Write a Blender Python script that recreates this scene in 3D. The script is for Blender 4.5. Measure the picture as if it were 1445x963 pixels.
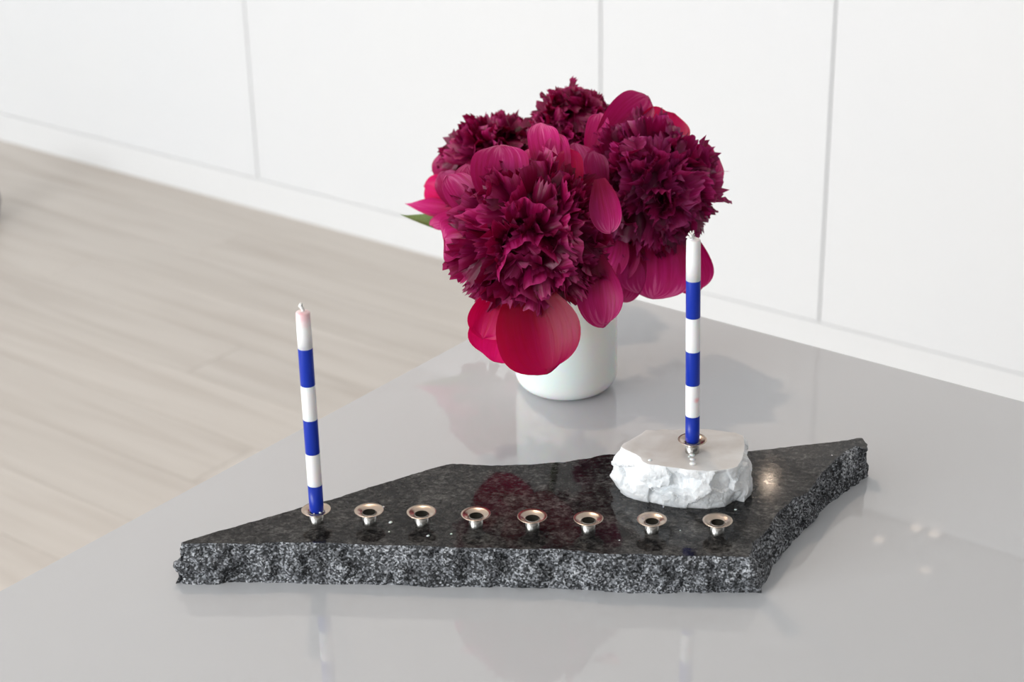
import bpy, bmesh, math, random
from mathutils import Vector, Matrix, noise

for o in list(bpy.data.objects):
    bpy.data.objects.remove(o, do_unlink=True)
scene = bpy.context.scene
COL = scene.collection

# ------------------------------------------------------------------ camera
IW, IH = 1445, 963
FPX = 2584.0
PITCH, ROLL = math.radians(24.13), math.radians(-1.238)
TOP = 0.90                      # worktop height
CAM = Vector((0, 0, TOP + 0.52))
cp, sp = math.cos(PITCH), math.sin(PITCH)
cr, sr = math.cos(ROLL), math.sin(ROLL)
FWD = Vector((0, cp, -sp))
_r, _u = Vector((1, 0, 0)), Vector((0, sp, cp))
RT = _r * cr + _u * sr
UP = -_r * sr + _u * cr

cam_d = bpy.data.cameras.new('camera')
cam = bpy.data.objects.new('camera', cam_d)
COL.objects.link(cam)
cam.matrix_world = Matrix(((RT.x, UP.x, -FWD.x, CAM.x), (RT.y, UP.y, -FWD.y, CAM.y),
                           (RT.z, UP.z, -FWD.z, CAM.z), (0, 0, 0, 1)))
cam_d.sensor_fit = 'HORIZONTAL'
cam_d.sensor_width = 36.0
cam_d.lens = FPX / IW * 36.0
cam_d.clip_start = 0.05
cam_d.clip_end = 60
cam_d.dof.use_dof = True
cam_d.dof.focus_distance = 1.04
cam_d.dof.aperture_fstop = 13.0
scene.camera = cam

# ------------------------------------------------------------------ world, light, exposure
vs = scene.view_settings
vs.view_transform = 'Standard'
vs.look = 'None'
vs.gamma = 1.0
vs.use_curve_mapping = False
vs.exposure = 0.27

world = bpy.data.worlds.new('daylight')
scene.world = world
world.use_nodes = True
bg = world.node_tree.nodes['Background']
bg.inputs[0].default_value = (0.93, 0.97, 1.0, 1)
bg.inputs[1].default_value = 1.3


def area(name, loc, target, sx, sy, power, color, shape='RECTANGLE', spread=None):
    d = bpy.data.lights.new(name, 'AREA')
    d.shape = shape
    d.size = sx
    d.size_y = sy
    d.energy = power
    d.color = color
    if spread:
        d.spread = spread
    o = bpy.data.objects.new(name, d)
    COL.objects.link(o)
    o.location = loc
    o.rotation_euler = (Vector(target) - Vector(loc)).to_track_quat('-Z', 'Y').to_euler()
    return o


area('window_daylight', (-3.2, -0.9, 1.35), (0, 1.3, 0.8), 2.4, 1.3, 85, (0.95, 0.98, 1.0))


# ------------------------------------------------------------------ helpers
def ray(px, py):
    return RT * ((px - IW / 2) / FPX) - UP * ((py - IH / 2) / FPX) + FWD


def at(px, py, z=TOP):
    """point of the horizontal plane z seen at a pixel of the photograph"""
    d = ray(px, py)
    return CAM + d * ((z - CAM.z) / d.z)


def at_y(px, py, y):
    d = ray(px, py)
    return CAM + d * (y / d.y)


def link(o, parent=None):
    COL.objects.link(o)
    if parent is not None:
        o.parent = parent
    return o


def mesh_obj(name, me, parent=None, mat=None, smooth=None):
    o = bpy.data.objects.new(name, me)
    link(o, parent)
    if mat is not None and not me.materials:
        me.materials.append(mat)
    if smooth:
        for p in me.polygons:
            p.use_smooth = True
    return o


def pydata(name, verts, faces, smooth=False):
    me = bpy.data.meshes.new(name)
    me.from_pydata([tuple(v) for v in verts], [], faces)
    me.validate()
    me.update()
    if smooth:
        me.polygons.foreach_set('use_smooth', [True] * len(me.polygons))
    return me


def box_mesh(name, lo, hi, bevel=0.0):
    bm = bmesh.new()
    bmesh.ops.create_cube(bm, size=1)
    lo, hi = Vector(lo), Vector(hi)
    for v in bm.verts:
        v.co = Vector(((lo[i] + hi[i]) / 2 + v.co[i] * (hi[i] - lo[i])) for i in range(3))
    if bevel:
        bmesh.ops.bevel(bm, geom=list(bm.edges), offset=bevel, segments=2, affect='EDGES')
    me = bpy.data.meshes.new(name)
    bm.to_mesh(me)
    bm.free()
    return me


def lathe_mesh(name, prof, n=48, smooth=True, closed=False):
    """prof: list of (radius, z); radius 0 makes a pole"""
    verts, faces, rings = [], [], []
    for r, z in prof:
        if r < 1e-7:
            rings.append([len(verts)])
            verts.append((0, 0, z))
        else:
            rings.append(list(range(len(verts), len(verts) + n)))
            for k in range(n):
                a = 2 * math.pi * k / n
                verts.append((r * math.cos(a), r * math.sin(a), z))
    prs = list(zip(rings[:-1], rings[1:]))
    if closed:
        prs.append((rings[-1], rings[0]))
    for a, b in prs:
        if len(a) == 1 and len(b) == 1:
            continue
        for k in range(n):
            k2 = (k + 1) % n
            if len(a) == 1:
                faces.append((a[0], b[k2], b[k]))
            elif len(b) == 1:
                faces.append((a[k], a[k2], b[0]))
            else:
                faces.append((a[k], a[k2], b[k2], b[k]))
    return pydata(name, verts, faces, smooth)


def tube_mesh(name, pts, rad, n=8, smooth=True):
    pts = [Vector(p) for p in pts]
    verts, faces = [], []
    m = len(pts)
    ref = Vector((0.31, 0.77, 0.55))
    for i, p in enumerate(pts):
        t = (pts[min(i + 1, m - 1)] - pts[max(i - 1, 0)]).normalized()
        a = t.cross(ref).normalized()
        b = t.cross(a)
        r = rad[i] if isinstance(rad, (list, tuple)) else rad
        for k in range(n):
            q = 2 * math.pi * k / n
            verts.append(p + (a * math.cos(q) + b * math.sin(q)) * r)
    for i in range(m - 1):
        for k in range(n):
            k2 = (k + 1) % n
            faces.append((i * n + k, i * n + k2, (i + 1) * n + k2, (i + 1) * n + k))
    faces.append(tuple(range(n - 1, -1, -1)))
    faces.append(tuple((m - 1) * n + k for k in range(n)))
    return pydata(name, verts, faces, smooth)


def thing(name, loc, label, cat, group=None):
    o = bpy.data.objects.new(name, None)
    link(o)
    o.empty_display_size = 0.02
    o.location = loc
    tag(o, label, cat, group)
    return o


def tag(o, label=None, cat=None, group=None, kind=None):
    if label:
        o['label'] = label
    if cat:
        o['category'] = cat
    if group:
        o['group'] = group
    if kind:
        o['kind'] = kind
    return o


# ------------------------------------------------------------------ materials
def new_mat(name):
    m = bpy.data.materials.new(name)
    m.use_nodes = True
    nt = m.node_tree
    return m, nt, nt.nodes['Principled BSDF']


def nd(nt, kind, **kw):
    n = nt.nodes.new(kind)
    for k, v in kw.items():
        if k.startswith('i_'):
            n.inputs[k[2:].replace('_', ' ')].default_value = v
        else:
            setattr(n, k, v)
    return n


def ramp(nt, stops, interp='LINEAR'):
    n = nt.nodes.new('ShaderNodeValToRGB')
    n.color_ramp.interpolation = interp
    els = n.color_ramp.elements
    while len(els) < len(stops):
        els.new(0.5)
    for e, (pos, c) in zip(els, stops):
        e.position = pos
        e.color = (*c, 1) if len(c) == 3 else c
    return n


def plain(name, col, rough=0.5, spec=0.5, metal=0.0, **kw):
    m, nt, b = new_mat(name)
    b.inputs['Base Color'].default_value = (*col, 1)
    b.inputs['Roughness'].default_value = rough
    b.inputs['Specular IOR Level'].default_value = spec
    b.inputs['Metallic'].default_value = metal
    for k, v in kw.items():
        b.inputs[k].default_value = v
    return m


def noise_tint(name, c1, c2, scale, rough, spec=0.5, bump=0.0, bscale=None, detail=4.0, rnd=0.0):
    m, nt, b = new_mat(name)
    tc = nd(nt, 'ShaderNodeTexCoord')
    nz = nd(nt, 'ShaderNodeTexNoise', i_Scale=scale, i_Detail=detail)
    nt.links.new(tc.outputs['Object'], nz.inputs['Vector'])
    r = ramp(nt, [(0.3, c1), (0.7, c2)])
    nt.links.new(nz.outputs['Fac'], r.inputs['Fac'])
    nt.links.new(r.outputs['Color'], b.inputs['Base Color'])
    b.inputs['Roughness'].default_value = rough
    b.inputs['Specular IOR Level'].default_value = spec
    if bump:
        n2 = nd(nt, 'ShaderNodeTexNoise', i_Scale=bscale or scale, i_Detail=4.0)
        nt.links.new(tc.outputs['Object'], n2.inputs['Vector'])
        bp = nd(nt, 'ShaderNodeBump', i_Strength=bump, i_Distance=0.001)
        nt.links.new(n2.outputs['Fac'], bp.inputs['Height'])
        nt.links.new(bp.outputs['Normal'], b.inputs['Normal'])
    return m


M = {}
M['wall'] = plain('white_plaster', (0.84, 0.85, 0.86), 0.6, 0.3)
M['added_side_wall'] = plain('light_blocking_grey', (0.22, 0.22, 0.22), 0.8, 0.2)  # kept dark so the added wall throws little light back
M['ceiling'] = plain('white_ceiling', (0.88, 0.88, 0.88), 0.8, 0.2)
M['panel'] = noise_tint('white_satin_lacquer', (0.86, 0.87, 0.885), (0.88, 0.885, 0.89), 2.0, 0.38, 0.4)
M['plinth'] = plain('white_plinth', (0.87, 0.875, 0.88), 0.45, 0.4)
M['worktop'] = noise_tint('grey_back_painted_glass', (0.590, 0.605, 0.628), (0.610, 0.622, 0.642), 3.0, 0.012, 0.66)
M['island'] = plain('island_white', (0.8, 0.8, 0.8), 0.45)


def plank_mat():
    m, nt, b = new_mat('pale_oiled_oak')
    tc = nd(nt, 'ShaderNodeTexCoord')
    mp = nd(nt, 'ShaderNodeMapping')
    mp.inputs['Scale'].default_value = (26, 1.6, 20)
    oi = nd(nt, 'ShaderNodeObjectInfo')
    add = nd(nt, 'ShaderNodeVectorMath', operation='ADD')
    nt.links.new(tc.outputs['Object'], add.inputs[0])
    nt.links.new(oi.outputs['Random'], add.inputs[1])
    nt.links.new(add.outputs[0], mp.inputs['Vector'])
    nz = nd(nt, 'ShaderNodeTexNoise', i_Scale=1.0, i_Detail=5.0, i_Distortion=0.6)
    nt.links.new(mp.outputs['Vector'], nz.inputs['Vector'])
    r = ramp(nt, [(0.25, (0.56, 0.50, 0.445)), (0.5, (0.64, 0.585, 0.53)), (0.8, (0.69, 0.635, 0.58))])
    nt.links.new(nz.outputs['Fac'], r.inputs['Fac'])
    hs = nd(nt, 'ShaderNodeHueSaturation')
    mr = nd(nt, 'ShaderNodeMapRange')
    mr.inputs['To Min'].default_value = 0.965
    mr.inputs['To Max'].default_value = 1.035
    nt.links.new(oi.outputs['Random'], mr.inputs['Value'])
    nt.links.new(mr.outputs['Result'], hs.inputs['Value'])
    nt.links.new(r.outputs['Color'], hs.inputs['Color'])
    nt.links.new(hs.outputs['Color'], b.inputs['Base Color'])
    b.inputs['Roughness'].default_value = 0.42
    b.inputs['Specular IOR Level'].default_value = 0.35
    return m


M['plank'] = plank_mat()
M['subfloor'] = plain('floor_joint', (0.50, 0.45, 0.40), 0.7)


def granite_rough():
    m, nt, b = new_mat('granite_broken_face')
    tc = nd(nt, 'ShaderNodeTexCoord')
    v1 = nd(nt, 'ShaderNodeTexVoronoi', i_Scale=1050.0, i_Randomness=1.0)
    v2 = nd(nt, 'ShaderNodeTexNoise', i_Scale=600.0, i_Detail=6.0, i_Roughness=0.8)
    v3 = nd(nt, 'ShaderNodeTexNoise', i_Scale=60.0, i_Detail=3.0)
    for n in (v1, v2, v3):
        nt.links.new(tc.outputs['Object'], n.inputs['Vector'])
    sep = nd(nt, 'ShaderNodeSeparateColor')
    nt.links.new(v1.outputs['Color'], sep.inputs['Color'])
    a = nd(nt, 'ShaderNodeMath', operation='MULTIPLY_ADD')
    a.inputs[1].default_value = 0.42
    nt.links.new(sep.outputs['Red'], a.inputs[0])
    s = nd(nt, 'ShaderNodeMath', operation='MULTIPLY')
    s.inputs[1].default_value = 0.62
    nt.links.new(v2.outputs['Fac'], s.inputs[0])
    nt.links.new(s.outputs[0], a.inputs[2])
    a2 = nd(nt, 'ShaderNodeMath', operation='MULTIPLY_ADD')
    a2.inputs[1].default_value = 0.36
    nt.links.new(v3.outputs['Fac'], a2.inputs[0])
    nt.links.new(a.outputs[0], a2.inputs[2])
    r = ramp(nt, [(0.48, (0.010, 0.011, 0.012)), (0.62, (0.040, 0.042, 0.046)), (0.73, (0.12, 0.125, 0.135)),
                  (0.83, (0.32, 0.335, 0.36)), (0.95, (0.68, 0.70, 0.73))])
    nt.links.new(a2.outputs[0], r.inputs['Fac'])
    nt.links.new(r.outputs['Color'], b.inputs['Base Color'])
    b.inputs['Roughness'].default_value = 0.55
    b.inputs['Specular IOR Level'].default_value = 0.4
    bp = nd(nt, 'ShaderNodeBump', i_Strength=0.8, i_Distance=0.0012)
    nt.links.new(v2.outputs['Fac'], bp.inputs['Height'])
    nt.links.new(bp.outputs['Normal'], b.inputs['Normal'])
    return m


def granite_polished():
    m, nt, b = new_mat('granite_honed_top')
    tc = nd(nt, 'ShaderNodeTexCoord')
    mp = nd(nt, 'ShaderNodeMapping')
    mp.inputs['Scale'].default_value = (1.0, 1.2, 1.0)
    mp.inputs['Rotation'].default_value = (0, 0, 0.35)
    nt.links.new(tc.outputs['Object'], mp.inputs['Vector'])
    n1 = nd(nt, 'ShaderNodeTexNoise', i_Scale=330.0, i_Detail=6.0, i_Roughness=0.75, i_Distortion=0.2)
    n2 = nd(nt, 'ShaderNodeTexNoise', i_Scale=42.0, i_Detail=4.0)
    for n in (n1, n2):
        nt.links.new(mp.outputs['Vector'], n.inputs['Vector'])
    mx = nd(nt, 'ShaderNodeMath', operation='MULTIPLY_ADD')
    mx.inputs[1].default_value = 0.45
    nt.links.new(n2.outputs['Fac'], mx.inputs[0])
    nt.links.new(n1.outputs['Fac'], mx.inputs[2])
    r = ramp(nt, [(0.55, (0.007, 0.007, 0.008)), (0.71, (0.024, 0.023, 0.023)), (0.85, (0.080, 0.078, 0.075)),
                  (0.96, (0.16, 0.155, 0.15))])
    nt.links.new(mx.outputs[0], r.inputs['Fac'])
    nt.links.new(r.outputs['Color'], b.inputs['Base Color'])
    rr = nd(nt, 'ShaderNodeMapRange')
    rr.inputs['From Min'].default_value = 0.3
    rr.inputs['From Max'].default_value = 0.7
    rr.inputs['To Min'].default_value = 0.02
    rr.inputs['To Max'].default_value = 0.11
    nt.links.new(n1.outputs['Fac'], rr.inputs['Value'])
    nt.links.new(rr.outputs['Result'], b.inputs['Roughness'])
    b.inputs['Specular IOR Level'].default_value = 0.20
    bp = nd(nt, 'ShaderNodeBump', i_Strength=0.10, i_Distance=0.00003)
    nt.links.new(n1.outputs['Fac'], bp.inputs['Height'])
    nt.links.new(bp.outputs['Normal'], b.inputs['Normal'])
    return m


def quartz_mat(name, c1, c2, rough, bump, sss):
    m, nt, b = new_mat(name)
    tc = nd(nt, 'ShaderNodeTexCoord')
    n1 = nd(nt, 'ShaderNodeTexNoise', i_Scale=48.0, i_Detail=5.0, i_Distortion=0.5)
    v1 = nd(nt, 'ShaderNodeTexVoronoi', i_Scale=190.0)
    n2 = nd(nt, 'ShaderNodeTexNoise', i_Scale=500.0, i_Detail=5.0)
    for n in (n1, v1, n2):
        nt.links.new(tc.outputs['Object'], n.inputs['Vector'])
    r = ramp(nt, [(0.32, c1), (0.62, c2)])
    nt.links.new(n1.outputs['Fac'], r.inputs['Fac'])
    nt.links.new(r.outputs['Color'], b.inputs['Base Color'])
    b.inputs['Roughness'].default_value = rough
    b.inputs['Subsurface Weight'].default_value = sss
    b.inputs['Subsurface Radius'].default_value = (1.0, 0.95, 0.9)
    b.inputs['Subsurface Scale'].default_value = 0.006
    if bump:
        a = nd(nt, 'ShaderNodeMath', operation='ADD')
        nt.links.new(v1.outputs['Distance'], a.inputs[0])
        nt.links.new(n2.outputs['Fac'], a.inputs[1])
        bp = nd(nt, 'ShaderNodeBump', i_Strength=bump, i_Distance=0.0015)
        nt.links.new(a.outputs[0], bp.inputs['Height'])
        nt.links.new(bp.outputs['Normal'], b.inputs['Normal'])
    return m


M['granite_rough'] = granite_rough()
M['granite_top'] = granite_polished()
M['quartz_side'] = quartz_mat('quartz_broken_face', (0.80, 0.83, 0.85), (0.93, 0.94, 0.95), 0.32, 0.35, 0.6)
M['quartz_top'] = quartz_mat('quartz_sawn_top', (0.60, 0.575, 0.55), (0.74, 0.735, 0.725), 0.28, 0.0, 0.6)
M['steel'] = plain('brushed_steel', (0.40, 0.39, 0.37), 0.22, 0.5, 1.0)
M['bore_shade'] = plain('shade_dark_metal', (0.05, 0.045, 0.035), 0.45, 0.5)  # dark colour stands for the shade deep inside the cup tubes
M['copper'] = plain('coppery_steel', (0.58, 0.48, 0.40), 0.25, 0.5, 1.0)
M['wax_white'] = plain('white_wax', (0.88, 0.87, 0.87), 0.35, 0.5, **{'Subsurface Weight': 0.4, 'Subsurface Scale': 0.003})
M['wax_blue'] = plain('blue_wax', (0.005, 0.029, 0.36), 0.30, 0.3)
M['wick'] = plain('cotton_wick', (0.88, 0.87, 0.84), 0.9, 0.1)
M['vase'] = plain('opal_glass', (0.90, 0.91, 0.895), 0.16, 0.5, **{'Subsurface Weight': 0.7, 'Subsurface Scale': 0.012})
M['stem'] = noise_tint('green_stem', (0.09, 0.16, 0.03), (0.18, 0.26, 0.07), 60, 0.5)
M['leaf'] = noise_tint('green_leaf', (0.10, 0.17, 0.04), (0.22, 0.30, 0.10), 40, 0.4)
M['dark_pot'] = noise_tint('dark_glazed_pot', (0.03, 0.028, 0.026), (0.05, 0.046, 0.042), 20, 0.4)
M['downlight'] = plain('downlight_trim', (0.75, 0.75, 0.75), 0.4)


def wax_pink(name, centre, radius, strength):
    """white wax with a rub of pink, centre in object space"""
    m, nt, b = new_mat(name)
    tc = nd(nt, 'ShaderNodeTexCoord')
    ds = nd(nt, 'ShaderNodeVectorMath', operation='DISTANCE')
    nt.links.new(tc.outputs['Object'], ds.inputs[0])
    ds.inputs[1].default_value = centre
    nz = nd(nt, 'ShaderNodeTexNoise', i_Scale=300.0)
    nt.links.new(tc.outputs['Object'], nz.inputs['Vector'])
    a = nd(nt, 'ShaderNodeMath', operation='MULTIPLY_ADD')
    a.inputs[1].default_value = radius * 0.5
    nt.links.new(nz.outputs['Fac'], a.inputs[0])
    nt.links.new(ds.outputs['Value'], a.inputs[2])
    mr = nd(nt, 'ShaderNodeMapRange')
    mr.inputs['From Min'].default_value = radius * 1.25
    mr.inputs['From Max'].default_value = radius * 0.25
    mr.inputs['To Max'].default_value = strength
    nt.links.new(a.outputs[0], mr.inputs['Value'])
    mx = nd(nt, 'ShaderNodeMix', data_type='RGBA')
    mx.inputs[6].default_value = (0.88, 0.87, 0.87, 1)
    mx.inputs[7].default_value = (0.85, 0.36, 0.40, 1)
    nt.links.new(mr.outputs['Result'], mx.inputs[0])
    nt.links.new(mx.outputs[2], b.inputs['Base Color'])
    b.inputs['Roughness'].default_value = 0.35
    b.inputs['Subsurface Weight'].default_value = 0.3
    b.inputs['Subsurface Scale'].default_value = 0.003
    return m


def petal_mat(name, base, tip, trans, rough=0.38, streak=0.5, tfac=0.3, spec=0.5, pale=None):
    """uv.y runs from the root (0) to the tip (1) of the petal"""
    m, nt, b = new_mat(name)
    uv = nd(nt, 'ShaderNodeUVMap', uv_map='uv')
    sep = nd(nt, 'ShaderNodeSeparateXYZ')
    nt.links.new(uv.outputs['UV'], sep.inputs[0])
    oi = nd(nt, 'ShaderNodeObjectInfo')
    mp = nd(nt, 'ShaderNodeMapping')
    mp.inputs['Scale'].default_value = (14, 1.4, 1)
    addv = nd(nt, 'ShaderNodeVectorMath', operation='ADD')
    nt.links.new(uv.outputs['UV'], addv.inputs[0])
    nt.links.new(oi.outputs['Random'], addv.inputs[1])
    nt.links.new(addv.outputs[0], mp.inputs['Vector'])
    nz = nd(nt, 'ShaderNodeTexNoise', i_Scale=1.6, i_Detail=4.0, i_Distortion=0.5)
    nt.links.new(mp.outputs['Vector'], nz.inputs['Vector'])
    a = nd(nt, 'ShaderNodeMath', operation='MULTIPLY_ADD')
    a.inputs[1].default_value = streak
    nt.links.new(nz.outputs['Fac'], a.inputs[0])
    sb = nd(nt, 'ShaderNodeMath', operation='SUBTRACT')
    sb.inputs[1].default_value = streak * 0.5
    nt.links.new(sep.outputs['Y'], sb.inputs[0])
    nt.links.new(sb.outputs[0], a.inputs[2])
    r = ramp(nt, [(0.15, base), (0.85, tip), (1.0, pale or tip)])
    nt.links.new(a.outputs[0], r.inputs['Fac'])
    hs = nd(nt, 'ShaderNodeHueSaturation')
    mr = nd(nt, 'ShaderNodeMapRange')
    mr.inputs['To Min'].default_value = 0.55
    mr.inputs['To Max'].default_value = 1.55
    nt.links.new(oi.outputs['Random'], mr.inputs['Value'])
    nt.links.new(mr.outputs['Result'], hs.inputs['Value'])
    hr = nd(nt, 'ShaderNodeMath', operation='MULTIPLY_ADD')
    hr.inputs[1].default_value = -0.035
    hr.inputs[2].default_value = 0.515
    nt.links.new(nz.outputs['Fac'], hr.inputs[0])
    nt.links.new(hr.outputs[0], hs.inputs['Hue'])
    nt.links.new(r.outputs['Color'], hs.inputs['Color'])
    nt.links.new(hs.outputs['Color'], b.inputs['Base Color'])
    b.inputs['Roughness'].default_value = rough
    b.inputs['Specular IOR Level'].default_value = spec
    b.inputs['Sheen Weight'].default_value = 0.0
    b.inputs['Sheen Roughness'].default_value = 0.4
    b.inputs['Sheen Tint'].default_value = (0.9, 0.45, 0.7, 1)
    bp = nd(nt, 'ShaderNodeBump', i_Strength=0.35, i_Distance=0.0008)
    nt.links.new(nz.outputs['Fac'], bp.inputs['Height'])
    nt.links.new(bp.outputs['Normal'], b.inputs['Normal'])
    tr = nd(nt, 'ShaderNodeBsdfTranslucent')
    tr.inputs['Color'].default_value = (*trans, 1)
    mix = nd(nt, 'ShaderNodeMixShader')
    mix.inputs[0].default_value = tfac
    out = nt.nodes['Material Output']
    nt.links.new(b.outputs[0], mix.inputs[1])
    nt.links.new(tr.outputs[0], mix.inputs[2])
    nt.links.new(mix.outputs[0], out.inputs['Surface'])
    return m


M['petal'] = petal_mat('peony_inner_petal', (0.070, 0.0003, 0.011), (0.195, 0.0018, 0.045), (0.32, 0.001, 0.038), spec=0.28, pale=(0.34, 0.020, 0.11))  # pale tips put highlights into the petal colour
M['petal_purple'] = petal_mat('peony_inner_petal_purplish', (0.09, 0.0006, 0.020), (0.27, 0.008, 0.085), (0.40, 0.002, 0.07), spec=0.38, pale=(0.42, 0.035, 0.18))  # highlights painted in as pale tips here too
M['guard'] = petal_mat('peony_guard_petal', (0.30, 0.0006, 0.022), (0.48, 0.004, 0.105), (0.85, 0.002, 0.07), 0.34, 0.5, 0.42, 0.22)
M['guard_magenta'] = petal_mat('peony_guard_petal_magenta', (0.22, 0.0008, 0.032), (0.45, 0.016, 0.15), (0.58, 0.003, 0.12), 0.34, 1.0, 0.34, 0.2, (0.60, 0.10, 0.26))
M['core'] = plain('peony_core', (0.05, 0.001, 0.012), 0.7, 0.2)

# ------------------------------------------------------------------ the setting
TH = math.radians(52.24)
U = Vector((math.cos(TH), math.sin(TH), 0))       # towards the cabinet wall
V = Vector((math.sin(TH), -math.cos(TH), 0))      # along the cabinet wall, to the right
WALL_U = 2.757
CEIL = 2.08
ROOM = Matrix(((V.x, U.x, 0, 0), (V.y, U.y, 0, 0), (0, 0, 1, 0), (0, 0, 0, 1)))   # room x = V, y = U


def room_obj(name, me, mat, parent=None):
    o = mesh_obj(name, me, parent, mat)
    if parent is None:
        o.matrix_world = ROOM
    return o


floor = room_obj('floor', box_mesh('floor', (-7, -4, -0.10), (3.2, WALL_U + 0.25, -0.012)), M['subfloor'])
tag(floor, 'pale oak plank floor running along the white wall', kind='structure')
rng = random.Random(3)
PW = 0.145
plank_me = box_mesh('plank', (-PW / 2 + 0.0003, -0.9 + 0.0003, -0.012), (PW / 2 - 0.0003, 0.9 - 0.0003, 0.0), 0.0006)
plank_me.materials.append(M['plank'])
row = 0
y = WALL_U + 0.02
while y > -3.9:
    x = -6.9 + rng.random() * 1.7
    while x < 2.9:
        o = mesh_obj('plank', plank_me, floor)
        o.location = (x, y - PW / 2, 0)
        o.rotation_euler = (0, 0, math.pi / 2 + (math.pi if rng.random() < 0.5 else 0))
        x += 1.8
    y -= PW
    row += 1

wall = room_obj('wall_back', box_mesh('wall_back', (-7, WALL_U + 0.02, -0.05), (3.2, WALL_U + 0.25, CEIL + 0.05)), M['wall'])
tag(wall, 'white wall of tall handleless panels with fine gaps', kind='structure')
seams = [-6.68, -5.75, -5.26, -4.28, -3.80, -2.850, -1.911, -1.4276, -0.49, 0.0, 0.95, 1.43, 2.4, 3.1]
GAP = 0.0028
for a, b in zip(seams[:-1], seams[1:]):
    me = box_mesh('panel', (a + GAP / 2, WALL_U, 0.0765), (b - GAP / 2, WALL_U + 0.0195, CEIL - 0.004), 0.001)
    room_obj('panel', me, M['panel'], wall)
pl = room_obj('baseboard_back', box_mesh('baseboard_back', (-7, WALL_U + 0.004, -0.002), (3.2, WALL_U + 0.03, 0.0735), 0.001), M['plinth'])
tag(pl, 'low white plinth strip along the foot of the panel wall', kind='structure')
ceil = room_obj('ceiling', box_mesh('ceiling', (-7, -4, CEIL), (3.2, WALL_U + 0.25, CEIL + 0.1)), M['ceiling'])
tag(ceil, 'flat white ceiling with small recessed downlights', kind='structure')
wr = room_obj('added_wall_right', box_mesh('added_wall_right', (3.1, -4, -0.05), (3.25, WALL_U + 0.1, CEIL + 0.05)), M['added_side_wall'])  # unseen wall, added to keep light off the stone's right face
tag(wr, 'unseen dark grey wall added to cut light from the right', kind='structure')


# ------------------------------------------------------------------ downlights
def downlight(xy, size, radiance, label, col=(1.0, 0.78, 0.60)):
    t = thing('downlight', (xy[0], xy[1], CEIL), label, 'lamp', 'warm downlights in the ceiling')
    k = size / 0.055
    me = lathe_mesh('trim_ring', [(0.030 * k, 0.0), (0.030 * k, -0.004), (0.040 * k, -0.004), (0.043 * k, 0.0)], 32)
    mesh_obj('trim_ring', me, t, M['downlight'])
    d = bpy.data.lights.new('downlight_bulb', 'AREA')
    d.shape = 'DISK'
    d.size = size
    d.energy = radiance * math.pi * math.pi * size * size / 4
    d.color = col
    o = bpy.data.objects.new('bulb', d)
    link(o, t)
    o.location = (0, 0, -0.0045)
    return t


LAB = 'small round warm downlight recessed in the white ceiling'
for q, zs, lum in [((1085, 683), TOP + 0.023, 60), ((1292, 749), TOP, 1.3), ((1317, 757), TOP, 1.3), ((1240, 765), TOP, 1.3), ((1305, 808), TOP, 1.0)]:
    X = at(q[0], q[1], zs)
    d = ray(*q)
    d.z = -d.z
    Y = X + d * ((CEIL - X.z) / d.z)
    downlight((Y.x, min(Y.y, 9)), 0.022, lum, LAB)
downlight((-0.15, 1.53), 0.035, 800, LAB)
downlight((-0.30, 1.75), 0.035, 260, LAB)

# ------------------------------------------------------------------ island and worktop
corner = at(808, 398)
cu, cv = corner.dot(U), corner.dot(V)
isl = room_obj('kitchen_island', box_mesh('kitchen_island', (cv + 0.012, cu - 0.92, 0.0), (cv + 2.4, cu - 0.012, TOP - 0.02), 0.001), M['island'])
tag(isl, 'white kitchen island body standing on the oak floor under the grey worktop', 'island')
wt = room_obj('worktop', box_mesh('worktop', (cv, cu - 0.93, TOP - 0.02), (cv + 2.42, cu, TOP), 0.0012), M['worktop'])
tag(wt, 'glossy pale grey worktop under the stone candle holder', 'worktop')


# ------------------------------------------------------------------ broken stones
def resample(poly, n):
    """n points evenly along an open polyline of Vectors (first and last kept)"""
    L = [0.0]
    for a, b in zip(poly[:-1], poly[1:]):
        L.append(L[-1] + (b - a).length)
    out, j = [], 0
    for k in range(n):
        s = L[-1] * k / (n - 1)
        while j < len(poly) - 2 and L[j + 1] < s:
            j += 1
        seg = max(L[j + 1] - L[j], 1e-9)
        out.append(poly[j].lerp(poly[j + 1], min(1.0, (s - L[j]) / seg)))
    return out


def fractal(p, octaves, scale, gain=0.5):
    v, a, s = 0.0, 1.0, scale
    for _ in range(octaves):
        v += a * noise.noise(p * s)
        a *= gain
        s *= 2.1
    return v


def facet(p, scale):
    d, pts = noise.voronoi(p * scale)
    return d[1] - d[0], noise.cell(pts[0] * 7.31)


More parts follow.
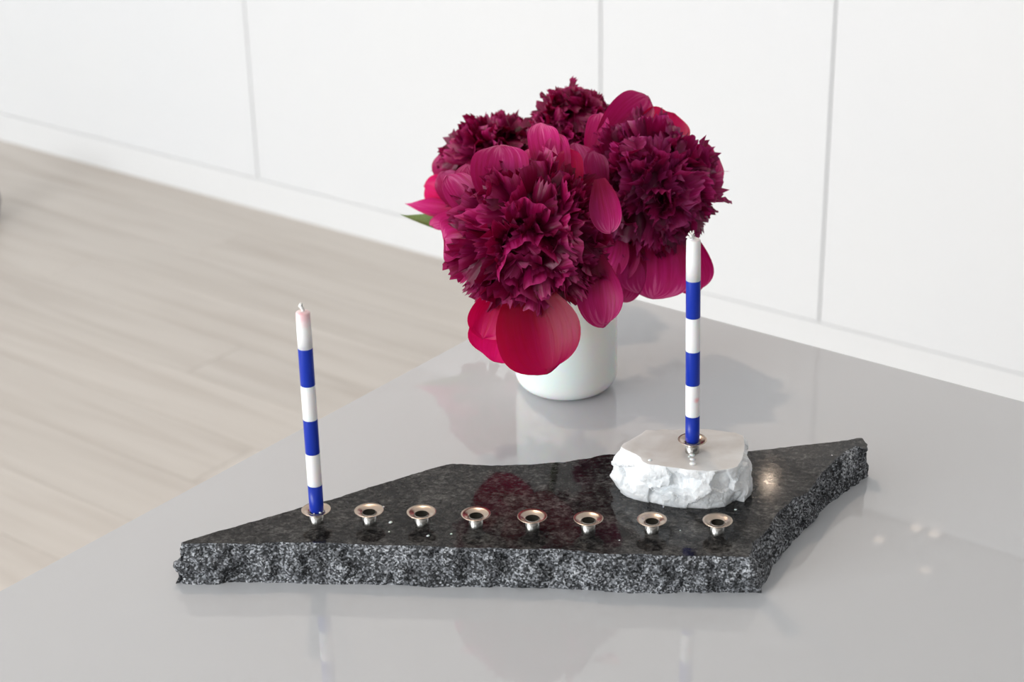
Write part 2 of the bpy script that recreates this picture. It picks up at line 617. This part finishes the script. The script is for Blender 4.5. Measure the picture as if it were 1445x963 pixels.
def broken_stone(name, sections, z0, z1, rows, amp, fr_scale, fc_scale, fc_amp, edge_amp, mat_top, mat_side, origin, skirt=0.0):
    """sections: list of (top polyline, bottom polyline, count), counter-clockwise or clockwise, chained to a ring"""
    topr, botr = [], []
    for tp, bt, n in sections:
        topr += resample(tp, n + 1)[:-1]
        botr += resample(bt, n + 1)[:-1]
    n = len(topr)
    cen = sum(topr, Vector()) / n
    verts, faces = [], []
    for j in range(rows + 1):
        t = j / rows
        for k in range(n):
            a, b = topr[k], botr[k]
            p = a.lerp(b, t)
            p.z = z1 + (z0 - z1) * t
            tan = topr[(k + 2) % n] - topr[k - 2]
            nrm = Vector((tan.y, -tan.x, 0)).normalized()
            q = Vector((p.x, p.y, p.z))
            w = min(1.0, t * 6) if j else 0.0
            wb = min(1.0, (1 - t) * 5) * 0.75 + 0.25
            _, c = facet(q, fc_scale)
            disp = (amp * fractal(q, 5, fr_scale) + fc_amp * (c)) * w * wb
            disp += edge_amp * fractal(q, 4, fr_scale * 1.6, 0.6)
            dz = 0.0
            if 0 < j < rows:
                dz = 0.35 * amp * noise.noise(q * fr_scale * 2 + Vector((7, 3, 1))) * min(1, t * 4, (1 - t) * 4)
            p = p + nrm * disp * SGN[0]
            p.z += dz
            verts.append(p - origin)
    for j in range(rows):
        for k in range(n):
            k2 = (k + 1) % n
            faces.append((j * n + k, (j + 1) * n + k, (j + 1) * n + k2, j * n + k2))
    ns = len(faces)
    faces.append(tuple(range(n)))
    faces.append(tuple(rows * n + k for k in range(n - 1, -1, -1)))
    me = bpy.data.meshes.new(name)
    me.from_pydata([tuple(v) for v in verts], [], faces)
    me.materials.append(mat_side)
    me.materials.append(mat_top)
    for i, pgn in enumerate(me.polygons):
        pgn.use_smooth = i < ns
        if i == ns:
            pgn.material_index = 1
    bm = bmesh.new()
    bm.from_mesh(me)
    bmesh.ops.recalc_face_normals(bm, faces=list(bm.faces))
    bm.edges.ensure_lookup_table()
    for e in bm.edges:
        if len(e.link_faces) == 2 and {f.material_index for f in e.link_faces} == {0, 1}:
            e.smooth = False
    bmesh.ops.triangulate(bm, faces=[f for f in bm.faces if len(f.verts) > 4])
    bm.to_mesh(me)
    bm.free()
    return me


SGN = [1.0]
ST = TOP + 0.023
PX = lambda pts, z: [at(x, y, z) for x, y in pts]
# outline runs: left tip -> front -> right corner -> right side -> far tip -> back -> left tip
f_top = PX([(256, 766), (262, 768), (300, 767), (345, 768), (400, 766), (430, 766), (480, 767), (530, 770), (560, 770), (600, 771),
            (640, 773), (700, 774), (740, 776), (780, 775), (820, 778), (860, 783), (900, 782), (950, 785), (1000, 785), (1058, 787)], ST)
f_bot = PX([(247, 824), (262, 826), (281, 826), (305, 825), (333, 822), (390, 823), (440, 824), (482, 826), (555, 826), (613, 829), (658, 828),
            (720, 829), (777, 830), (860, 835), (931, 838), (1000, 837), (1074, 837)], TOP)
r_top = PX([(1058, 787), (1062, 766), (1075, 756), (1086, 745), (1092, 732), (1099, 722), (1108, 715), (1120, 704), (1138, 697), (1151, 680),
            (1158, 670), (1174, 654), (1184, 645), (1195, 636), (1207, 630), (1222, 634)], ST)
r_bot = PX([(1074, 837), (1076, 827), (1090, 802), (1104, 782), (1120, 764), (1138, 745), (1152, 729), (1169, 712), (1188, 698), (1205, 686),
            (1226, 672)], TOP)
b_top = PX([(1222, 634), (1224, 627), (1217, 618), (1209, 619), (1180, 624), (1138, 628), (1095, 633), (1055, 637), (1000, 640), (940, 641), (875, 641), (852, 642),
            (835, 646), (818, 649), (795, 653), (777, 653), (745, 656), (719, 657), (690, 657), (660, 656), (640, 655), (630, 656), (600, 664), (560, 677),
            (512, 691), (470, 705), (427, 716), (380, 730), (330, 744), (285, 757), (256, 766)], ST)
b_bot = [Vector((p.x, p.y, TOP)) for p in b_top]
b_bot[0] = r_bot[-1].copy()
b_bot[1] = r_bot[-1].lerp(b_bot[1], 0.5)
b_bot[-1] = f_bot[0].copy()
origin = Vector((0.0, 0.92, TOP))
sec = [(f_top, f_bot, 420), (r_top, r_bot, 190), (b_top, b_bot, 330)]
slab_me = broken_stone('stone_slab', sec, TOP, ST, 26, 0.0030, 95.0, 120.0, 0.0020, 0.0006, M['granite_top'], M['granite_rough'], origin)
holder = thing('stone_candle_holder', origin, 'dark grey granite slab candle holder with a row of eight metal cups', 'candle holder')
slab = mesh_obj('stone_slab', slab_me, holder)

QT = ST + 0.0245
q_ft = PX([(876, 631), (884, 636), (896, 641), (904, 646), (908, 652), (914, 655), (936, 658), (955, 661), (970, 663), (997, 665), (1020, 664), (1035, 661),
           (1041, 659), (1046, 650), (1050, 637)], QT)
q_fb = PX([(868, 680), (877, 695), (886, 701), (895, 705), (915, 709), (936, 714), (966, 717), (985, 718), (997, 719), (1012, 717), (1024, 716), (1036, 706),
           (1044, 708), (1050, 709), (1061, 699)], ST)
q_bt = PX([(1050, 637), (1051, 626), (1049, 615), (1038, 611), (1027, 610), (1000, 606), (970, 605), (950, 607), (936, 606), (925, 608), (912, 607), (905, 612), (889, 622),
           (880, 626), (876, 631)], QT)
q_bb = [Vector((p.x, p.y, ST)) for p in q_bt]
q_bb[0] = q_fb[-1].copy()
q_bb[1] = q_fb[-1].lerp(q_bb[1], 0.4)
q_bb[2] = q_fb[-1].lerp(q_bb[2], 0.75)
q_bb[-1] = q_fb[0].copy()
q_bb[-2] = q_fb[0].lerp(q_bb[-2], 0.4)
q_or = at(965, 668, ST)
quartz = thing('quartz_candle_holder', q_or, 'rough white quartz block with one metal cup, standing on the granite slab', 'candle holder')
q_me = broken_stone('quartz_block', [(q_ft, q_fb, 200), (q_bt, q_bb, 140)], ST, QT, 28, 0.0026, 60.0, 95.0, 0.0027, 0.0004, M['quartz_top'], M['quartz_side'], q_or)
q_me.polygons.foreach_set('use_smooth', [False] * len(q_me.polygons))
mesh_obj('quartz_block', q_me, quartz)

# ------------------------------------------------------------------ cups
CUP_H = 0.0080
tube_me = lathe_mesh('cup_tube', [(0.0038, 0.0), (0.0038, CUP_H - 0.0012), (0.0036, CUP_H - 0.0012)], 28)
tube_me.materials.append(M['steel'])
flare_prof = [(0.0038, CUP_H - 0.0016), (0.0046, CUP_H - 0.0013), (0.0066, CUP_H - 0.0007), (0.0078, CUP_H - 0.0001), (0.0081, CUP_H + 0.0001),
              (0.0079, CUP_H + 0.0003), (0.0064, CUP_H - 0.0003), (0.0050, CUP_H - 0.0007), (0.0043, CUP_H - 0.0011), (0.0039, CUP_H - 0.0014)]
flare_me = lathe_mesh('cup_rim', flare_prof, 40, closed=True)
flare_me.materials.append(M['copper'])
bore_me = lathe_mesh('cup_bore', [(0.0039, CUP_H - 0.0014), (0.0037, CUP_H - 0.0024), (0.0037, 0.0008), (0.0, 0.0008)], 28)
bore_me.materials.append(M['bore_shade'])


def cup(base, parent, org):
    c = mesh_obj('candle_cup', tube_me, parent)
    c.location = base - org
    r = mesh_obj('cup_rim', flare_me, c)
    r['label'] = 'flared coppery metal rim'
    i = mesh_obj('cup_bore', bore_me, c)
    i['label'] = 'dark inside of the cup with its depth shade painted in'
    return c


rims = [(446, 718.5), (520.7, 719.6), (594.6, 721.9), (671.4, 724.6), (751, 728), (830.3, 731), (920, 732.5), (1012.7, 734)]
bases = []
for x, y in rims:
    p = at(x, y, ST + CUP_H)
    b = Vector((p.x, p.y, ST - 0.0004))
    bases.append(b)
    cup(b, holder, origin)
p = at(977.2, 619.7, QT + CUP_H)
qbase = Vector((p.x, p.y, QT - 0.0004))
cup(qbase, quartz, q_or)

# wax drips on the quartz and crumbs on the slab
drip_rng = random.Random(5)


def blob(name, loc, r, parent, org, flat=0.5):
    bm = bmesh.new()
    bmesh.ops.create_icosphere(bm, subdivisions=2, radius=r)
    for v in bm.verts:
        v.co *= 1 + 0.35 * noise.noise(v.co * (0.9 / r) + Vector((loc.x * 900, 0, 0)))
        v.co.z *= flat
    me = bpy.data.meshes.new(name)
    bm.to_mesh(me)
    bm.free()
    me.materials.append(M['wax_white'])
    me.polygons.foreach_set('use_smooth', [True] * len(me.polygons))
    o = mesh_obj(name, me, parent)
    o.location = loc - org
    return o


for x, y, r in [(976.5, 643, 0.0016), (976.8, 649, 0.0014), (977.4, 655.5, 0.0017), (973, 645, 0.0008), (917, 650, 0.0011)]:
    blob('wax_drip', at(x, y, QT) + Vector((0, 0, r * 0.2)), r, quartz, q_or)
for x, y, r in [(551, 738, 0.0010), (549, 751, 0.0005), (604, 757, 0.0009), (637, 754, 0.0006), (541, 716, 0.0007), (600, 730, 0.0005),
                (1038, 720, 0.0007), (1174, 643, 0.0005), (936, 716, 0.0005), (874, 763, 0.0004), (960, 749, 0.0004)]:
    blob('wax_crumb', at(x, y, ST) + Vector((0, 0, r * 0.2)), r, holder, origin)

# ------------------------------------------------------------------ candles
CR = 0.00395


def candle(base, top, splits, label, pink, wick_kind, crumbs):
    """base/top: centre points of the candle's ends; splits: fractions from the top where the bands change"""
    base, top = Vector(base), Vector(top)
    ax = top - base
    L = ax.length
    t = thing('candle', base, label, 'candle')
    t.rotation_euler = Vector((0, 0, 1)).rotation_difference(ax).to_euler()
    cuts = [0.0] + splits + [1.0]
    for k in range(6):
        z1, z0 = L * (1 - cuts[k]), L * (1 - cuts[k + 1])
        r0, r1 = CR * (1.0), CR * (1.0)
        if k == 0:
            prof = [(0, z0), (CR, z0), (CR * 0.99, (z0 + z1) / 2), (CR * 0.955, z1 - 0.0007), (CR * 0.80, z1), (CR * 0.4, z1 + 0.0003), (0, z1 + 0.0005)]
        elif k == 5:
            prof = [(0, z0), (CR * 0.72, z0), (CR * 0.9, z0 + 0.0010), (CR, z0 + 0.0022), (CR, z1), (0, z1)]
        else:
            prof = [(0, z0), (CR * 0.985, z0), (CR, z0 + 0.0003), (CR, z1 - 0.0003), (CR * 0.985, z1), (0, z1)]
        me = lathe_mesh('wax_band', prof, 32)
        zc = (z0 + z1) / 2
        white = k % 2 == 0
        if pink and k == pink[0]:
            me.materials.append(wax_pink('pink_rubbed_wax', (pink[1][0], pink[1][1], z0 + (z1 - z0) * pink[1][2]), pink[2], pink[3]))
        else:
            me.materials.append(M['wax_white'] if white else M['wax_blue'])
        o = mesh_obj('wax_band', me, t)
        o['label'] = 'white wax band' if white else 'blue wax band'
    if wick_kind == 'curl':
        pts = [(0, 0, L - 0.001), (0.0002, -0.0002, L + 0.0012), (-0.0004, -0.0004, L + 0.0024), (-0.0009, -0.0004, L + 0.0034),
               (-0.0005, -0.0007, L + 0.0042), (0.0002, -0.0008, L + 0.0040)]
        mesh_obj('wick', tube_mesh('wick', pts, [0.0010, 0.0009, 0.0009, 0.0012, 0.0013, 0.0009], 8), t, M['wick'])
    else:
        w = mesh_obj('wick', tube_mesh('wick', [(-0.0008, 0, L - 0.001), (-0.0010, -0.0002, L + 0.001), (-0.0013, -0.0003, L + 0.0030)], [0.0011, 0.0012, 0.0008], 8), t, M['wick'])
        rr = random.Random(9)
        for k in range(18):
            a = rr.uniform(0, 6.28)
            d = Vector((math.cos(a) * rr.uniform(0.3, 1) - 0.1, math.sin(a) * 0.6 - 0.2, rr.uniform(0.1, 1.1))) * rr.uniform(0.0024, 0.0046)
            s = Vector((-0.0011, -0.0002, L + rr.uniform(0.0004, 0.0020)))
            mid = s + d * 0.5 + Vector((rr.uniform(-1, 1), rr.uniform(-1, 1), rr.uniform(-1, 1))) * 0.0003
            mesh_obj('wick_strand', tube_mesh('wick_strand', [s, mid, s + d], 0.00034, 5), w, M['wick'])
    cg = random.Random(4)
    for k in range(crumbs):
        a = -0.35 - k * 0.45 + cg.uniform(-0.2, 0.2)
        r = cg.uniform(0.0003, 0.0006)
        blob('wax_crumb', Vector((math.cos(a) * CR * 1.1, math.sin(a) * CR * 1.1, 0.0016 + cg.uniform(0, 0.0008))), r, t, Vector(), 0.9)
    return t


zc = CUP_H - 0.0024
b1 = bases[0] + Vector((0.0003, 0, zc + 0.0003))
# left candle stands upright in the first cup
candle(b1, b1 + Vector((0.0002, 0, 0.1195)), [0.172, 0.352, 0.520, 0.690, 0.852],
       'striped blue and white candle standing in the granite slab end cup', (0, (0.0, -0.003, 1.0), 0.0095, 0.75), 'curl', 4)
b2 = qbase + Vector((0.0, 0, zc + 0.0003))
candle(b2, b2 + Vector((-0.0019, 0, 0.1205)), [0.192, 0.370, 0.534, 0.700, 0.857],
       'striped blue and white candle with frayed wick on the quartz block', (4, (0.0020, -0.0034, 0.55), 0.0022, 0.9), 'fray', 0)

# ------------------------------------------------------------------ vase
vc = at(799, 543)
vc = Vector((vc.x, vc.y, TOP))
VR, VH = 0.0335, 0.079
prof = [(0, 0.0), (0.020, 0.0), (0.0225, 0.0004)]
for k in range(1, 9):
    a = -math.pi / 2 + k * math.pi / 2 / 8
    prof.append((VR - 0.011 + 0.011 * math.cos(a), 0.0115 + 0.011 * math.sin(a)))
prof += [(VR, 0.04), (VR, VH - 0.001), (VR - 0.001, VH), (VR - 0.0022, VH), (VR - 0.003, VH - 0.001), (VR - 0.003, 0.014), (VR - 0.010, 0.005), (0, 0.005)]
vase = mesh_obj('vase', lathe_mesh('vase', prof, 72), None, M['vase'])
vase.location = vc
tag(vase, 'white opal glass vase holding the dark red peonies', 'vase')


# ------------------------------------------------------------------ peonies
def finish_petal(name, verts, faces, uvs, mat):
    me = pydata(name, verts, faces, True)
    ul = me.uv_layers.new(name='uv')
    for lp in me.loops:
        ul.data[lp.index].uv = uvs[lp.vertex_index]
    if mat:
        me.materials.append(mat)
    return me


def inner_petal(name, seed, W, cup, curl, frill, teeth, wave, mat, nu=12, nv=6, base_w=0.30):
    rg = random.Random(seed)
    ph = [rg.uniform(0, 6.28) for _ in range(6)]
    cuts = [rg.random() for _ in range(nu + 1)]
    verts, faces, uvs = [], [], []
    for j in range(nv + 1):
        t = j / nv
        prof = base_w + (1 - base_w) * math.sin(min(1.0, t * 1.15) * math.pi / 2) ** 1.3
        for i in range(nu + 1):
            s = -1 + 2 * i / nu
            notch = 0.16 * abs(s) ** 2.4 + teeth * (cuts[i] if i % 2 else cuts[i] * 0.2)
            w = W * prof
            z = cup * w * (s * s - 0.3) * (0.35 + 0.65 * t) + curl * t * t
            z += frill * W * t * t * (math.sin(4.2 * s + ph[0]) + 0.6 * math.sin(9.0 * s + ph[1]))
            z += wave * math.sin(3.5 * t + ph[2]) * W * 0.5
            verts.append((w * s + frill * 0.5 * W * t * math.sin(5 * t + ph[3]), t * (1 - notch * t ** 3), z))
            uvs.append((i / nu, t))
    for j in range(nv):
        for i in range(nu):
            a = j * (nu + 1) + i
            faces.append((a, a + 1, a + nu + 2, a + nu + 1))
    return finish_petal(name, verts, faces, uvs, mat)


def blade(name, seed, cup, curl, frill, wide_at, base_w, tip_pow, mat, nu=14, nv=16, ripple=0.02, lobes=0.03):
    """rounded petal or pointed leaf, unit length and unit width; tip_pow 2 round, 1 pointed"""
    rg = random.Random(seed)
    ph = [rg.uniform(0, 6.28) for _ in range(6)]
    verts, faces, uvs = [], [], []
    for j in range(nv + 1):
        t = 1 - (1 - j / nv) ** 1.6
        if t < wide_at:
            prof = base_w + (1 - base_w) * math.sin(t / wide_at * math.pi / 2)
        else:
            q = (t - wide_at) / (1 - wide_at)
            prof = max(0.0, 1 - q ** tip_pow) ** (0.5 if tip_pow > 1.4 else 1.0)
        for i in range(nu + 1):
            s = -1 + 2 * i / nu
            w = 0.5 * prof * (1 + lobes * math.sin(7 * t + ph[4] + (2 if s > 0 else 0)))
            x = w * s
            z = cup * (x * x * 2.0 - 0.12) * (0.4 + 0.6 * t) + curl * math.sin(t * 2.2) ** 2 + 0.5 * curl * t * t
            z += frill * abs(s) * t * (math.sin(8.0 * t + ph[0] + (1.7 if s > 0 else 0)) + 0.6 * math.sin(5 * s + ph[1]))
            z += ripple * math.sin(6 * s + ph[2]) * math.sin(3.1 * t) * 0.6
            y = t + 0.03 * math.sin(5 * s + ph[3]) * t * t
            verts.append((x, y, z))
            uvs.append((i / nu, t))
    for j in range(nv):
        for i in range(nu):
            a = j * (nu + 1) + i
            faces.append((a, a + 1, a + nu + 2, a + nu + 1))
    return finish_petal(name, verts, faces, uvs, mat)


INNER = {}
for key in ('petal', 'petal_purple'):
    INNER[key] = []
    for k in range(16):
        rg = random.Random(100 + k)
        INNER[key].append(inner_petal('petal', 200 + k, rg.uniform(0.22, 0.42), rg.uniform(0.3, 1.2), rg.uniform(-0.40, 0.45),
                                      rg.uniform(0.08, 0.26), rg.uniform(0.12, 0.36), rg.uniform(0, 0.25), M[key]))
GUARD = []
for k in range(8):
    rg = random.Random(300 + k)
    GUARD.append(blade('guard_petal', 400 + k, rg.uniform(0.3, 0.8), rg.uniform(-0.06, 0.16), rg.uniform(0.02, 0.05), rg.uniform(0.52, 0.66), 0.34, 2.3, M['guard']))
MAGENTA = []
for g in GUARD:
    me = g.copy()
    me.materials.clear()
    me.materials.append(M['guard_magenta'])
    MAGENTA.append(me)
POINTED = blade('guard_petal', 555, 0.7, 0.05, 0.02, 0.5, 0.45, 1.25, M['guard_magenta'])


def basis(yv, zv):
    yv = yv.normalized()
    xv = yv.cross(zv).normalized()
    zv = xv.cross(yv)
    return Matrix(((xv.x, yv.x, zv.x), (xv.y, yv.y, zv.y), (xv.z, yv.z, zv.z))).to_4x4()


def rand_perp(d, rg):
    while True:
        v = Vector((rg.gauss(0, 1), rg.gauss(0, 1), rg.gauss(0, 1)))
        v -= d * v.dot(d)
        if v.length > 0.1:
            return v.normalized()


def peony(label, px, py, y, R, axis, n, seed, squash=1.0, maxpol=120, stem_to=None, kind='petal'):
    c = at_y(px, py, y)
    axis = Vector(axis).normalized()
    rg = random.Random(seed)
    t = thing('peony', c, label, 'flower', 'dark red peonies in the white vase')
    # core
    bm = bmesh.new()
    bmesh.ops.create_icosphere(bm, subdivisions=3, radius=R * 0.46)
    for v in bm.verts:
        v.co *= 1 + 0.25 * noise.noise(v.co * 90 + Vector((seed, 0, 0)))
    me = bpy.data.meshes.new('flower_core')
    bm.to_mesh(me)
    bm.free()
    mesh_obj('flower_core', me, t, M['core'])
    ga = math.pi * (3 - math.sqrt(5))
    e1 = rand_perp(axis, rg)
    e2 = axis.cross(e1)
    zmin = math.cos(math.radians(maxpol))
    for k in range(n):
        cz = 1 - (1 - zmin) * (k + 0.5) / n
        sz = math.sqrt(max(0, 1 - cz * cz))
        a = k * ga
        d = axis * cz + (e1 * math.cos(a) + e2 * math.sin(a)) * sz
        d = (d + rand_perp(d, rg) * rg.uniform(0, 0.16)).normalized()
        circ = axis.cross(d)
        if circ.length < 0.15:
            circ = rand_perp(d, rg)
        circ.normalize()
        zn = circ.cross(d)                       # roughly away from / towards the axis
        tw = rg.gauss(0, 0.7) if rg.random() < 0.65 else rg.uniform(0, 6.28)
        zn = Matrix.Rotation(tw, 3, d) @ zn
        lean = rg.gauss(0.22, 0.30)
        yv = (d + zn * lean).normalized()
        pol = math.acos(max(-1, min(1, cz))) / math.radians(maxpol)
        Lp = R * rg.uniform(0.50, 0.74) * (1.12 - 0.42 * pol)
        reach = R * rg.uniform(0.86, 1.04)
        root = d * reach - yv * Lp
        root *= 1.0
        m = basis(yv, zn)
        o = mesh_obj('petal', INNER[kind][rg.randrange(16)], t)
        sw = rg.uniform(0.85, 1.2) * (1.05 - 0.2 * pol)
        o.matrix_local = Matrix.Translation(root) @ m @ Matrix.Diagonal((Lp * sw, Lp, Lp * sw, 1))
    if stem_to is not None:
        start = -axis * R * 0.4
        out = Vector((c.x - vc.x, c.y - vc.y, 0)).normalized()
        mouth = Vector((vc.x, vc.y, TOP + VH + 0.004)) + out * (VR - 0.011) - c
        foot = Vector(stem_to) - c
        knee = mouth + Vector((0, 0, 0.020)) + out * 0.004
        pts = []
        for i in range(11):
            q = i / 10
            pts.append(start * (1 - q) ** 2 + knee * 2 * q * (1 - q) + mouth * q * q)
        for i in range(1, 6):
            pts.append(mouth.lerp(foot, i / 5))
        mesh_obj('stem', tube_mesh('stem', pts, 0.0024, 8), t, M['stem'])
    return t, c, R


gseq = [0]


def guard(fl, root, tip, width, dr, dt, tilt=0.0, mesh=None, face=1.0, roll=0.0, zs=1.0):
    """root/tip: where the petal starts and ends in the photograph; dr/dt: metres nearer (+) than the flower's centre"""
    t, c, R = fl
    dist = (c - CAM).length

    def pt(q, off):
        d = ray(*q).normalized()
        return CAM + d * (dist - off)
    a, b = pt(root, dr), pt(tip, dt)
    yv = b - a
    L = yv.length
    scale = dist / FPX
    view = (CAM - (a + b) / 2).normalized()
    zn = (view * face)
    zn = Matrix.Rotation(roll, 3, yv.normalized()) @ zn
    m = basis(yv, zn)
    me = mesh or GUARD[gseq[0] % len(GUARD)]
    gseq[0] += 1
    o = mesh_obj('guard_petal', me, t)
    W = width * scale
    o.matrix_local = Matrix.Translation(a - c) @ m @ Matrix.Diagonal((W, L * 1.04, W * zs, 1))
    return o


def inv(v):
    return Vector((vc.x + v[0], vc.y + v[1], TOP + 0.0085))


front = peony('large dark crimson peony facing forward, with red petals hanging over the vase', 750, 338, 1.022, 0.0515, (-0.22, -0.66, 0.70), 290, 11, maxpol=125, stem_to=inv((0.004, 0.010)))
right = peony('purplish red peony tilted outwards behind the candle on the quartz block', 912, 268, 1.125, 0.0500, (0.35, -0.62, 0.66), 270, 23, maxpol=120, kind='petal_purple', stem_to=inv((-0.010, -0.006)))
left = peony('dark red peony with a pointed petal and green leaf leaning away from the quartz block', 700, 235, 1.255, 0.0425, (-0.40, -0.25, 0.85), 210, 37, maxpol=120, stem_to=inv((0.012, -0.008)))
back = peony('dark red peony highest and rearmost of the bouquet', 808, 188, 1.225, 0.0355, (0.0, -0.15, 1.0), 180, 53, maxpol=125, stem_to=inv((0.0, -0.014)))

# guard petals of the forward flower
guard(front, (742, 400), (770, 521), 118, 0.026, 0.022, mesh=GUARD[0])
guard(front, (728, 400), (700, 501), 92, 0.006, -0.006, mesh=GUARD[3])
guard(front, (712, 400), (682, 474), 60, 0.012, 0.006, mesh=GUARD[6])
guard(front, (706, 300), (706, 213), 82, 0.026, 0.002, mesh=MAGENTA[1])
guard(front, (692, 305), (660, 236), 60, 0.020, -0.002, mesh=MAGENTA[4])
guard(front, (690, 310), (634, 252), 50, 0.018, 0.006, mesh=MAGENTA[5])
guard(front, (846, 252), (860, 326), 44, 0.020, 0.034, mesh=MAGENTA[6])
guard(front, (840, 360), (850, 456), 64, 0.014, 0.020, mesh=MAGENTA[7])
guard(front, (660, 335), (627, 338), 62, 0.010, 0.000, mesh=MAGENTA[2])
guard(front, (778, 262), (764, 182), 46, 0.006, -0.022, mesh=MAGENTA[3])
guard(front, (792, 268), (784, 192), 38, 0.010, -0.012, mesh=MAGENTA[0])
guard(front, (772, 285), (752, 210), 42, 0.012, -0.012, mesh=MAGENTA[6])
guard(front, (805, 285), (802, 215), 42, 0.010, -0.006, mesh=GUARD[1])
# guard petals of the flower behind the quartz candle
guard(right, (845, 208), (908, 141), 60, 0.012, -0.020, mesh=MAGENTA[1])
guard(right, (905, 225), (952, 163), 74, 0.000, -0.025, mesh=GUARD[0])
guard(right, (832, 232), (846, 163), 32, 0.022, 0.000, mesh=MAGENTA[6])
guard(right, (955, 250), (1012, 226), 60, 0.000, -0.015, mesh=MAGENTA[2])
guard(right, (842, 288), (812, 208), 46, 0.034, 0.022, mesh=MAGENTA[5])
guard(right, (850, 280), (838, 218), 34, 0.040, 0.036, mesh=MAGENTA[3])
guard(right, (925, 318), (922, 414), 104, 0.016, 0.010, mesh=MAGENTA[3])
guard(right, (962, 325), (982, 410), 62, 0.008, 0.000, mesh=MAGENTA[7])
guard(right, (898, 335), (880, 421), 48, 0.022, 0.014, mesh=MAGENTA[4])
guard(right, (885, 315), (860, 398), 62, 0.024, 0.018, mesh=MAGENTA[0])
guard(right, (870, 320), (848, 388), 60, 0.026, 0.018, mesh=MAGENTA[5])
# guard petals of the flower with the leaf
guard(left, (652, 298), (576, 288), 27, 0.014, 0.002, mesh=POINTED)
guard(left, (668, 300), (610, 317), 24, 0.040, 0.030, mesh=MAGENTA[2])
guard(left, (668, 285), (602, 264), 44, 0.010, -0.008, mesh=GUARD[6])
guard(left, (665, 300), (624, 248), 42, 0.026, 0.010, mesh=MAGENTA[1])
guard(left, (660, 270), (622, 222), 46, 0.010, -0.012, mesh=MAGENTA[4])
# guard petals of the rearmost flower
guard(back, (792, 225), (764, 160), 46, 0.024, 0.004, mesh=MAGENTA[0])
guard(back, (800, 230), (798, 175), 36, 0.026, 0.016, mesh=MAGENTA[3])


# leaves
LEAF = blade('leaf', 71, 0.9, -0.04, 0.02, 0.45, 0.25, 1.2, M['leaf'], 6, 12)
for fl, a, b, w, dr, dt in [(left, (662, 326), (571, 302), 27, 0.010, 0.010), (back, (802, 262), (797, 222), 20, 0.014, 0.010), (right, (885, 420), (858, 392), 20, -0.010, -0.006)]:
    o = guard(fl, a, b, w, dr, dt, mesh=LEAF, roll=0.5)
    o.name = 'leaf'
    o['label'] = 'narrow green leaf'

# ------------------------------------------------------------------ dark pot beside the wall, cut by the frame
pp = at(-33, 312, 0.0)
pot = mesh_obj('floor_pot', lathe_mesh('floor_pot', [(0, 0), (0.038, 0), (0.050, 0.012), (0.058, 0.045), (0.055, 0.075), (0.046, 0.098), (0.043, 0.098),
                                                    (0.050, 0.07), (0.048, 0.03), (0, 0.012)], 40), None, M['dark_pot'])
pot.location = (pp.x, pp.y, 0)
tag(pot, 'small dark round pot standing on the oak floor', 'pot')
